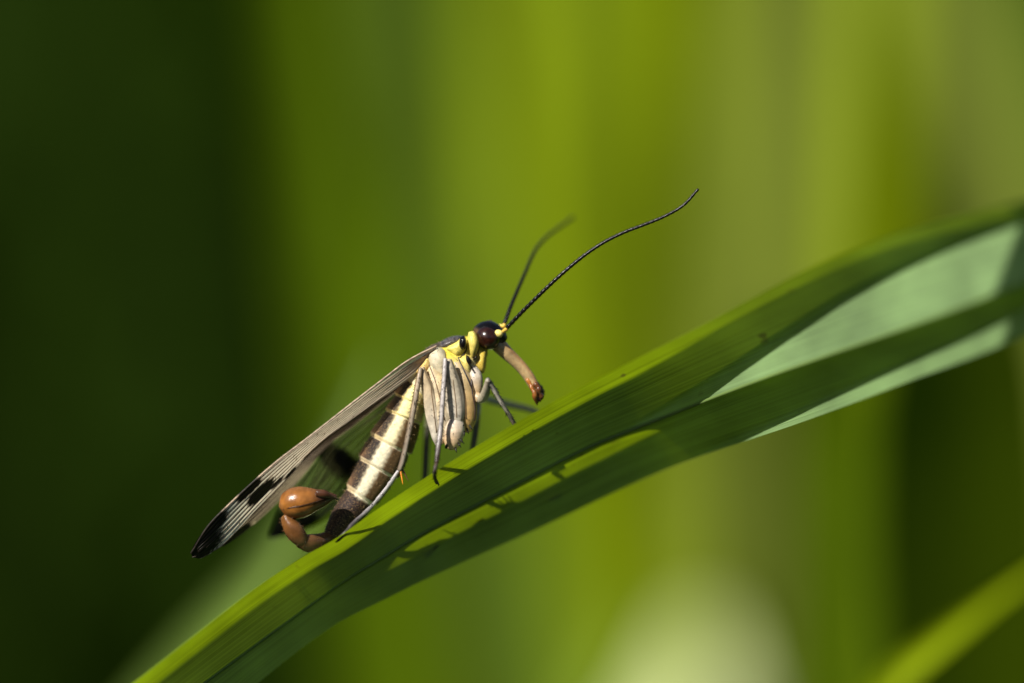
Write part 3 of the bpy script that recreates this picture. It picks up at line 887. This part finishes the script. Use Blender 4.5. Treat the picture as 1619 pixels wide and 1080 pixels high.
# far front leg
lg = empty('leg', at(752, 600, Z0 + 0.8), fly)
limb('coxa', [(748, 590, Z0 + 0.75, 8), (752, 602, Z0 + 0.95, 10), (756, 620, Z0 + 1.05, 7)], lg, (206, 192, 168))
limb('femur', [(755, 622, Z0 + 1.05, 6), (760, 627, Z0 + 1.8, 6), (766, 631, Z0 + 2.8, 5)], lg, (200, 188, 160), n=20)
limb('tibia', [(763, 629, Z0 + 2.7, 5), (782, 634, Z0 + 3.4, 5.6), (812, 641, Z0 + 3.6, 5.4), (840, 648, Z0 + 3.4, 4.5), (856, 656, Z0 + 3.1, 3.6)], lg, (206, 200, 176), (176, 166, 140), hair=20)
tarsus(lg, [(856, 656, Z0 + 3.1), (862, 690, Z0 + 2.6), *stand(868, Z0 + 1.9, 18)], 2.4, (130, 116, 92), (60, 48, 40))

# near middle leg
lg = empty('leg', at(722, 600, Z0 - 0.9), fly)
limb('coxa', [(722, 575, Z0 - 0.85, 9, 0.9), (731, 600, Z0 - 1.05, 15, 0.95), (736, 632, Z0 - 1.12, 17, 0.95), (739, 660, Z0 - 1.08, 15, 0.95), (739, 682, Z0 - 0.95, 7, 1.0)], lg, (204, 178, 122), (214, 166, 84), stripe=(-0.75, 0.4, (140, 112, 76)), hair=26, hl=6, n=50, m=22, mat=M_BODY)
limb('trochanter', [(722, 655, Z0 - 1.25, 9), (719, 676, Z0 - 1.4, 16, 0.8), (716, 695, Z0 - 1.4, 15, 0.85), (713, 709, Z0 - 1.35, 9)], lg, (230, 216, 196), (228, 186, 130), hair=14, n=36, m=20, mat=M_BODY)
v, f, x_ = ellipsoid((706, 706, Z0 - 1.74), 2.6, 4.0, 0.05, 20, 14, 8)
mesh_obj('joint_pit', v, f, M_BLACK, lg, cols=solid(len(v), (14, 12, 12)))
limb('femur', [(709, 569, Z0 - 1.65, 5.5), (712, 585, Z0 - 1.70, 9), (717, 618, Z0 - 1.62, 15, 0.55), (721, 650, Z0 - 1.52, 14.5, 0.55), (723, 670, Z0 - 1.45, 8, 0.7)], lg, (212, 194, 158), (226, 212, 188), stripe=(0.72, 0.14, (50, 38, 30)), hair=18, n=50, m=24)
limb('tibia', [(704, 567, Z0 - 1.95, 3.4), (703, 590, Z0 - 2.05, 3.9), (700, 630, Z0 - 2.15, 4.0), (697, 676, Z0 - 2.1, 3.9), (693, 708, Z0 - 2.4, 4.2), (690, 732, Z0 - 2.75, 3.7)], lg, (206, 196, 190), (64, 46, 40), stripe=(0.7, 0.3, (88, 66, 52)), hair=80, hl=6, cend=0.55, n=60)
zf = leaf_depth(691, 764)
tarsus(lg, [(690, 732, Z0 - 2.75), (687.5, 744, Z0 - 2.85), (687, 754, leaf_depth(687, 754) - 0.16), (691, 764, zf - 0.08)], 3.0, (80, 62, 52), (96, 92, 108), 4)
claw(lg, (691, 764, zf - 0.06), (0.7, 0.5))
# far middle leg
lg = empty('leg', at(735, 600, Z0 + 0.9), fly)
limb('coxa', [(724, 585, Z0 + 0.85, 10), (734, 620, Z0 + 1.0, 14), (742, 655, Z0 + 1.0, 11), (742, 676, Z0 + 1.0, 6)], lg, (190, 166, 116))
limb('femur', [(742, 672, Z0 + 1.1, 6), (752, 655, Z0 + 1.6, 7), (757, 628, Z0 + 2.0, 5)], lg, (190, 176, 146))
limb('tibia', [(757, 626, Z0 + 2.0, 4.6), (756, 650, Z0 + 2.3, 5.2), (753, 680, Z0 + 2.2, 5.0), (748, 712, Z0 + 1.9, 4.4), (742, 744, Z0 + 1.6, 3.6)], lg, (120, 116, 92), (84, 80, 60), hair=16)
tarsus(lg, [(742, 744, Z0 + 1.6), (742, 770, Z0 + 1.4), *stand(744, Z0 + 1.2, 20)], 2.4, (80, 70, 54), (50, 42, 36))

# near hind leg
lg = empty('leg', at(690, 605, Z0 - 0.9), fly)
limb('coxa', [(682, 580, Z0 - 0.9, 10), (692, 610, Z0 - 1.1, 19, 0.8), (699, 645, Z0 - 1.18, 20, 0.8), (701, 676, Z0 - 1.18, 15, 0.85), (698, 694, Z0 - 1.05, 6)], lg, (216, 190, 134), (226, 204, 168), hair=16, n=44, m=20, mat=M_BODY)
limb('trochanter', [(700, 686, Z0 - 1.1, 5), (696, 696, Z0 - 1.2, 8), (691, 692, Z0 - 1.3, 6)], lg, (224, 206, 172), n=18)
limb('femur', [(693, 704, Z0 - 1.2, 4.5), (690, 690, Z0 - 1.25, 8), (685, 655, Z0 - 1.38, 12.5, 0.6), (678, 620, Z0 - 1.42, 11, 0.65), (670, 594, Z0 - 1.42, 6.5), (667, 581, Z0 - 1.42, 4.5)], lg, (226, 214, 192), (206, 178, 128), stripe=(-0.70, 0.14, (70, 52, 38)), hair=18, n=50, m=22)
limb('tibia', [(665, 582, Z0 - 1.60, 3.4), (661, 605, Z0 - 1.68, 4.4), (652, 655, Z0 - 1.75, 4.6), (643, 700, Z0 - 1.7, 4.4), (636, 730, Z0 - 1.6, 4.6), (631, 744, Z0 - 1.55, 3.8)], lg, (170, 140, 96), (132, 112, 92), stripe=(0.1, 0.4, (196, 182, 160)), hair=90, hl=6, n=60)
spur(lg, (633, 742, Z0 - 1.55), (637, 766, Z0 - 1.7), (224, 136, 30))
spur(lg, (635, 740, Z0 - 1.45), (646, 761, Z0 - 1.4), (96, 70, 44))
zt = leaf_depth(533, 856)
tarsus(lg, [(631, 743, Z0 - 1.55), (616, 765, Z0 - 1.52), (600, 786, Z0 - 1.45), (582, 806, Z0 - 1.6), (560, 826, Z0 - 2.0), (545, 843, zt - 0.1), (533, 855, zt - 0.06)], 3.3, (190, 182, 182), (52, 42, 44))
claw(lg, (534, 855, zt - 0.07), (-0.6, 0.5))
# far hind leg
lg = empty('leg', at(690, 605, Z0 + 0.9), fly)
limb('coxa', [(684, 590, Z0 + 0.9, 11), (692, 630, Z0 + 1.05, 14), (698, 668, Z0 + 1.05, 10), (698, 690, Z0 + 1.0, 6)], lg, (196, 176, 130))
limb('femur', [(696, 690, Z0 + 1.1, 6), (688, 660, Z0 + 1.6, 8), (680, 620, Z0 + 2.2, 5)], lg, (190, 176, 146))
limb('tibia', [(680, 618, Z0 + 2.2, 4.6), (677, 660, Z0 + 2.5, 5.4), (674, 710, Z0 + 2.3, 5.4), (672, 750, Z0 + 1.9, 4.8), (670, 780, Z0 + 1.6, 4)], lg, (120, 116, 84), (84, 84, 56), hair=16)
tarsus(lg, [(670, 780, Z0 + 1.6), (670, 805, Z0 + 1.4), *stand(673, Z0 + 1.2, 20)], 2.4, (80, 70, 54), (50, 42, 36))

# --- fine hairs, seams and spines
from mathutils.bvhtree import BVHTree
bpy.context.view_layer.update()
bv_, bp_ = [], []
for o in bpy.data.objects:
    if o.type == 'MESH' and o.name.split('.')[0] in ('body', 'pronotum', 'neck_plate', 'shoulder_plate', 'flank_plate', 'side_plate', 'front_side_plate', 'wing_hinge_plate', 'coxa', 'trochanter', 'snout', 'skull', 'femur'):
        mw = o.matrix_world; k = len(bv_)
        bv_ += [mw @ v.co for v in o.data.vertices]
        bp_ += [[k + i for i in p.vertices] for p in o.data.polygons]
tree = BVHTree.FromPolygons(bv_, bp_)
def surf_z(px, py):
    d = (at(px, py, 1) - at(px, py, -1)).normalized()
    hit = tree.ray_cast(at(px, py, -6), d)
    if hit[0] is None:
        return None
    return (hit[0] - CENTRE).dot(FWD) * 1000
def seam(pts, r, c):
    P = spline(pts, 26)
    zs = [surf_z(p[0], p[1]) for p in P]
    path = [(p[0], p[1], z - 0.004, r, r * K) for p, z in zip(P, zs) if z is not None]
    if len(path) < 4:
        return
    for side in (0, 1):
        pp = path if side == 0 else [(p[0], p[1], 2 * Z0 - p[2], p[3], p[4]) for p in path]
        v, f, i_, x_ = sweep(pp, n=40, m=6)
        mesh_obj('seam', v, f, M_LEG, body, cols=solid(len(v), c))
seam([(725, 565), (732, 583), (740, 600), (748, 620)], 1.3, (44, 34, 34))
seam([(741, 575), (746, 582), (751, 590)], 1.5, (36, 28, 28))
seam([(738, 548), (735, 558), (727, 566)], 1.2, (50, 40, 34))
seam([(678, 576), (688, 602), (697, 636), (703, 664)], 0.9, (120, 92, 62))
seam([(745, 600), (747, 622), (751, 645), (750, 665)], 1.4, (70, 54, 46))
seam([(730, 600), (736, 630), (737, 662)], 0.8, (122, 96, 66))
seam([(716, 600), (721, 640), (722, 660)], 0.7, (140, 116, 88))
seam([(681, 612), (686, 650), (690, 684)], 0.7, (132, 106, 78))
seam([(757, 540), (757, 553), (750, 568)], 1.0, (120, 90, 30))
g = np.random.default_rng(11)
parts = []
bm_ = body.data
bw = body.matrix_world
for _ in range(1500):
    v = bm_.vertices[int(g.integers(0, len(bm_.vertices)))]
    p = bw @ v.co; nn = v.normal
    d = (nn + Vector(g.normal(0, 0.35, 3)) - UP * 0.3).normalized()
    L_ = g.uniform(0.00007, 0.0002)
    sv, sf = spike(p - nn * 0.000005, p + d * L_, 0.000007)
    parts.append((sv, sf, [lin((210, 176, 120)) if g.random() < 0.5 else lin((40, 30, 24))] * 4))
for _ in range(150):                                  # sparse longer hairs on head, neck and back
    px, py = g.uniform(660, 800), g.uniform(520, 600)
    z = surf_z(px, py)
    if z is None: continue
    p = at(px, py, z)
    d = (UP * g.uniform(-0.2, 1) - FWD * g.uniform(0.3, 1) + RIGHT * g.normal(0, 0.5)).normalized()
    sv, sf = spike(p, p + d * g.uniform(0.00008, 0.0002), 0.000007)
    parts.append((sv, sf, [lin((60, 46, 34))] * 4))
V_, F_, C_ = join_parts(parts)
tag(mesh_obj('hair', V_, F_, M_LEG, body, cols=C_), kind='stuff')
for a_, b_ in (((738, 677), (741, 686)), ((742, 672), (747, 680)), ((734, 682), (734, 690)), ((724, 700), (729, 708)), ((727, 694), (734, 702)), ((720, 708), (722, 716)), ((733, 672), (727, 678)), ((664, 606), (656, 611))):
    z = surf_z(*a_)
    if z is None: continue
    v, f, i_, x_ = sweep([(a_[0], a_[1], z, 1.5, 0.04), ((a_[0]+b_[0])/2, (a_[1]+b_[1])/2, z - 0.08, 1.2, 0.03), (b_[0], b_[1], z - 0.12, 0.4, 0.01)], n=8, m=6)
    mesh_obj('spine', v, f, M_BLACK, body, cols=solid(len(v), (24, 18, 16)))

# --- curled tail with its bulb
ZT = Z0 - 1.5
tail = empty('tail', at(520, 850, Z0), fly)
def tail_part(name, path, c1, c2, cm=None, n=40, m=28, rf=None):
    v, f, i_, x_ = sweep(path, n=n, m=m, rfun=rf)
    cs = []
    for q, p in enumerate(x_):
        t = i_[q, 0]
        c = lin(c1) * (1 - sm(0.0, 1, t)) + lin(c2) * sm(0.0, 1, t)
        if cm is not None:
            a = float(sm(0.45, 0.8, t)); c = lin(c1) * (1 - a) + lin(cm) * a
            e = float(sm(0.45, 0.95, abs(math.cos(i_[q, 1]))))         # browner towards the upper and lower outline
            c = c * (1 - 0.55 * e) + lin((92, 54, 30)) * 0.55 * e
            c = c * (1 + 0.22 * float(noise2(p[0], p[1] + 30 * p[2], 0.16)))
        cs.append(np.clip(c * (1 + 0.0 * float(noise2(p[0], p[1], 0.12))), 0.003, 1))
    return mesh_obj(name, v, f, M_TAIL, tail, cols=cs)
tail_part('tail_segment', [(527, 844, Z0, 7, 0.24), (517, 851, Z0 - 0.2, 11, 0.32), (504, 857, Z0 - 0.6, 13.5, 0.38), (489, 859, Z0 - 1.0, 14.5, 0.40), (475, 856, Z0 - 1.3, 11, 0.34)], (84, 60, 46), (108, 74, 44))
tail_part('tail_segment', [(482, 859, Z0 - 1.15, 8, 0.3), (474, 851, Z0 - 1.35, 13, 0.38), (464, 838, ZT, 14.5, 0.40), (455, 824, ZT, 11, 0.33), (451, 815, ZT, 7, 0.25)], (106, 70, 42), (122, 80, 40))
tail_part('bulb', [(442, 800, ZT, 5, 0.18), (447, 799, ZT, 16, 0.46), (456, 797.5, ZT, 22.5, 0.64), (468, 795.5, ZT, 25.5, 0.72), (482, 793, ZT, 24, 0.68), (497, 790.3, ZT, 18.5, 0.54), (512, 787.6, ZT, 12.5, 0.38), (524, 785.4, ZT, 6.5, 0.22), (532, 784, ZT, 2, 0.08)],
          (152, 98, 44), (152, 98, 44), (58, 36, 28), n=60, m=40)  # shade on the bulb is put into a darker base colour
tail_part('clasper', [(500, 780, ZT - 0.45, 6, 0.14), (512, 781, ZT - 0.42, 6.5, 0.15), (523, 785, ZT - 0.28, 4, 0.10), (533, 789, ZT - 0.1, 1.5, 0.05)], (84, 52, 34), (56, 34, 24), n=24, m=14)

# seam round the bulb and a sparse coat of hairs
v, f, i_, x_ = sweep([(447, 806, ZT - 0.36, 0.9, 0.025), (458, 803, ZT - 0.63, 0.9, 0.025), (475, 800, ZT - 0.705, 0.9, 0.025), (494, 795, ZT - 0.57, 0.9, 0.025), (512, 789, ZT - 0.385, 0.8, 0.02)], n=40, m=6)
mesh_obj('seam', v, f, M_LEG, tail, cols=solid(len(v), (60, 34, 20)))
g = np.random.default_rng(21)
parts = []
for o in [c for c in tail.children if c.name.split('.')[0] in ('bulb', 'tail_segment')]:
    off = Vector(tail['_o'])
    for _ in range(130):
        v_ = o.data.vertices[int(g.integers(0, len(o.data.vertices)))]
        d = (v_.normal + Vector(g.normal(0, 0.3, 3))).normalized()
        sv, sf = spike(off + v_.co, off + v_.co + d * g.uniform(0.00008, 0.0002), 0.000007)
        parts.append((sv, sf, [lin((120, 84, 50))] * 4))
V_, F_, C_ = join_parts(parts)
tag(mesh_obj('hair', V_, F_, M_LEG, tail, cols=C_), kind='stuff')

# --- wings
PALEW = lin((252, 238, 204)); DKW = lin((12, 11, 10)); AMB = lin((200, 160, 96))
def wing(name, lead, trail, dark, nl=150, nc=34, alpha=0.62, camber=0.12, base=PALEW, veins=7, vein_c=(96, 80, 68), vein_r=1.5, label=None, cross=10):
    """lead, trail: edges (px, py, z). dark: list of (s, c, half-length, half-chord) blots in wing coordinates"""
    A, B = spline(lead, nl), spline(trail, nl)
    wg = empty(name, at(*lead[0]), fly)
    if label: wg['label'] = label
    G = np.zeros((nl, nc, 3)); vs_, cs = [], []
    def blot(s, c):
        a = 0.0
        for (s0, c0, hs, hc) in dark:
            e = abs((s - s0) / hs) ** 3 + abs((c - c0) / hc) ** 3
            e = e ** (1 / 3) + 0.13 * float(noise2(s * 420, c * 60, 0.5))
            a = max(a, float(1 - sm(0.84, 1.06, e)))
        return a
    for i in range(nl):
        s = i / (nl - 1)
        for j in range(nc):
            c = j / (nc - 1)
            p = A[i] * (1 - c) + B[i] * c
            p = p.copy()
            p[2] += -camber * math.sin(math.pi * c) * min(1, 4 * s, 6 * (1 - s) + 0.05) + 0.02 * math.sin(c * math.pi * 2 * veins) * min(1, 5 * s, 8 * (1 - s))
            G[i, j] = p
            vs_.append(at(*p))
            a = blot(s, c)
            sheen = 1 + 0.18 * float(noise2(s * 700, c * 90, 0.25))
            bs_ = base * (0.78 + 0.3 * float(sm(0.35, 0.8, s)))
            col = bs_ * sheen * (1 - a) + DKW * a
            am = math.exp(-((a - 0.5) / 0.25) ** 2) * 0.35
            col = col * (1 - am) + AMB * 0.6 * am
            cs.append((*np.clip(col, 0, 1), min(1.0, alpha * (1 + 0.25 * float(sm(0.5, 0.8, s))) * (1 - a) + 0.97 * a)))
    mesh_obj('membrane', vs_, grid_faces(nl, nc), M_WING, wg, cols=cs)
    # veins: long ones from root to margin, forks and cross veins
    def gp(s, c):
        i = min(max(s, 0), 1) * (nl - 1); j = min(max(c, 0), 1) * (nc - 1)
        i0, j0 = min(int(i), nl - 2), min(int(j), nc - 2); a, b = i - i0, j - j0
        return (G[i0, j0]*(1-a)*(1-b) + G[i0+1, j0]*a*(1-b) + G[i0, j0+1]*(1-a)*b + G[i0+1, j0+1]*a*b)
    parts = []
    def add(line, r):
        pth = [(*gp(s, c), r, r * K) for s, c in line]
        pth = [(p[0], p[1], p[2] - 0.01, p[3], p[4]) for p in pth]
        v, f, i_, x_ = sweep(pth, n=max(6, 10 * len(line)), m=6)
        cc = []
        for q, p in enumerate(x_):
            k = min(i_[q, 0] * (len(line) - 1), len(line) - 1.001); k0 = int(k); u = k - k0
            a = blot(line[k0][0] * (1 - u) + line[k0 + 1][0] * u, line[k0][1] * (1 - u) + line[k0 + 1][1] * u)
            cc.append(np.clip(lin(vein_c) * (1 + 0.5 * float(noise2(p[0], p[1], 0.7))) * (1 - 0.94 * a), 0.003, 1))
        parts.append((v, f, cc))
    g = np.random.default_rng(int(lead[-1][0]))
    add([(k / 10, 0.0) for k in range(11)], vein_r * 2.1)
    add([(k / 12, 1.0) for k in range(13)], vein_r * 0.9)
    for q in range(veins):
        c1 = 0.10 + 0.80 * q / max(1, veins - 1)
        s1 = 0.97 - 0.35 * max(0.0, c1 - 0.55)
        r = vein_r * (1.35 if q == 0 else 1.0)
        c0 = 0.25 + 0.5 * c1
        add([(s1 * k / 8, c0 + (c1 - c0) * min(1, (k / 8) * 1.7)) for k in range(9)], r)
        if q % 2 == 1:
            cf = c1 + 0.06
            add([(0.5 + (s1 - 0.5) * k / 4, c1 + (cf - c1) * k / 4) for k in range(5)], r * 0.8)
    for _ in range(cross):
        s = g.uniform(0.25, 0.9); c = g.uniform(0.08, 0.8)
        add([(s, c), (s + 0.004, c + 0.06), (s + 0.006, c + 0.13)], vein_r * 0.7)
    V_, F_, C_ = join_parts(parts)
    mesh_obj('vein', V_, F_, M_VEIN, wg, cols=C_)
    return wg

# near forewing: front margin towards the camera (upper edge in profile), rear margin lies over the back
wing('forewing', [(690, 547, Z0 - 1.0), (665, 557, Z0 - 1.2), (620, 589, Z0 - 1.5), (560, 635, Z0 - 1.8), (490, 690, Z0 - 2.0), (430, 736, Z0 - 2.0), (380, 781, Z0 - 1.9), (342, 818, Z0 - 1.8), (318, 845, Z0 - 1.7), (306, 863, Z0 - 1.6), (302, 875, Z0 - 1.5)],
     [(688, 561, Z0 - 0.85), (662, 588, Z0 - 0.6), (620, 619, Z0 - 0.5), (562, 661, Z0 - 0.3), (500, 707, Z0 - 0.2), (450, 760, Z0 - 0.3), (405, 806, Z0 - 0.5), (364, 850, Z0 - 0.8), (336, 873, Z0 - 1.1), (317, 883, Z0 - 1.3), (304, 881, Z0 - 1.45)],
     [(1.0, 0.38, 0.14, 0.72), (0.89, 0.15, 0.07, 0.28), (0.73, 0.14, 0.055, 0.19), (0.70, 0.58, 0.06, 0.24), (0.64, 0.80, 0.03, 0.10), (0.585, 0.97, 0.028, 0.12)],
     alpha=0.74, vein_r=0.75, cross=14, camber=0.05, vein_c=(172, 150, 128))
# near hindwing, just below it
wing('hindwing', [(676, 566, Z0 - 0.7), (640, 598, Z0 - 0.6), (570, 652, Z0 - 0.4), (500, 705, Z0 - 0.3), (440, 765, Z0 - 0.2), (390, 815, Z0 - 0.2), (360, 842, Z0 - 0.2), (345, 858, Z0 - 0.1)],
     [(672, 580, Z0 - 0.4), (642, 606, Z0 + 0.5), (575, 660, Z0 + 1.2), (515, 708, Z0 + 1.6), (475, 757, Z0 + 1.6), (425, 807, Z0 + 1.3), (385, 842, Z0 + 0.7), (352, 864, Z0 + 0.1)],
     [(0.93, 0.85, 0.07, 0.4), (1.0, 0.4, 0.08, 0.6)], alpha=0.66, vein_r=1.1, base=lin((206, 188, 146)), cross=8)
# far forewing: spread behind the abdomen, seen from below; shade put into olive base
wing('forewing', [(668, 598, Z0 + 1.3), (640, 650, Z0 + 3.0), (600, 720, Z0 + 4.4), (548, 785, Z0 + 5.2), (495, 828, Z0 + 5.6), (452, 846, Z0 + 5.6), (429, 852, Z0 + 5.4)],
     [(662, 585, Z0 + 0.9), (620, 615, Z0 + 1.4), (560, 655, Z0 + 2.0), (508, 697, Z0 + 2.8), (470, 752, Z0 + 3.8), (443, 805, Z0 + 4.7), (426, 848, Z0 + 5.3)],
     [(0.955, 0.5, 0.10, 0.8), (0.54, 0.55, 0.055, 0.42), (0.50, 0.15, 0.05, 0.2)], alpha=0.34, vein_r=1.0, base=lin((150, 146, 96)), vein_c=(70, 66, 40), cross=8)
# far hindwing, its shade likewise put into the olive base
wing('hindwing', [(664, 604, Z0 + 1.2), (632, 662, Z0 + 2.8), (592, 728, Z0 + 4.0), (545, 790, Z0 + 4.7), (500, 826, Z0 + 5.0), (468, 842, Z0 + 5.0)],
     [(658, 592, Z0 + 0.9), (618, 625, Z0 + 1.5), (566, 668, Z0 + 2.2), (522, 712, Z0 + 2.9), (490, 772, Z0 + 3.9), (466, 836, Z0 + 4.8)],
     [(0.95, 0.5, 0.10, 0.8), (0.56, 0.5, 0.05, 0.42)], alpha=0.26, vein_r=0.9, base=lin((150, 146, 96)), vein_c=(70, 66, 40), cross=5)

for o in bpy.data.objects:
    if '_o' in o:
        del o['_o']
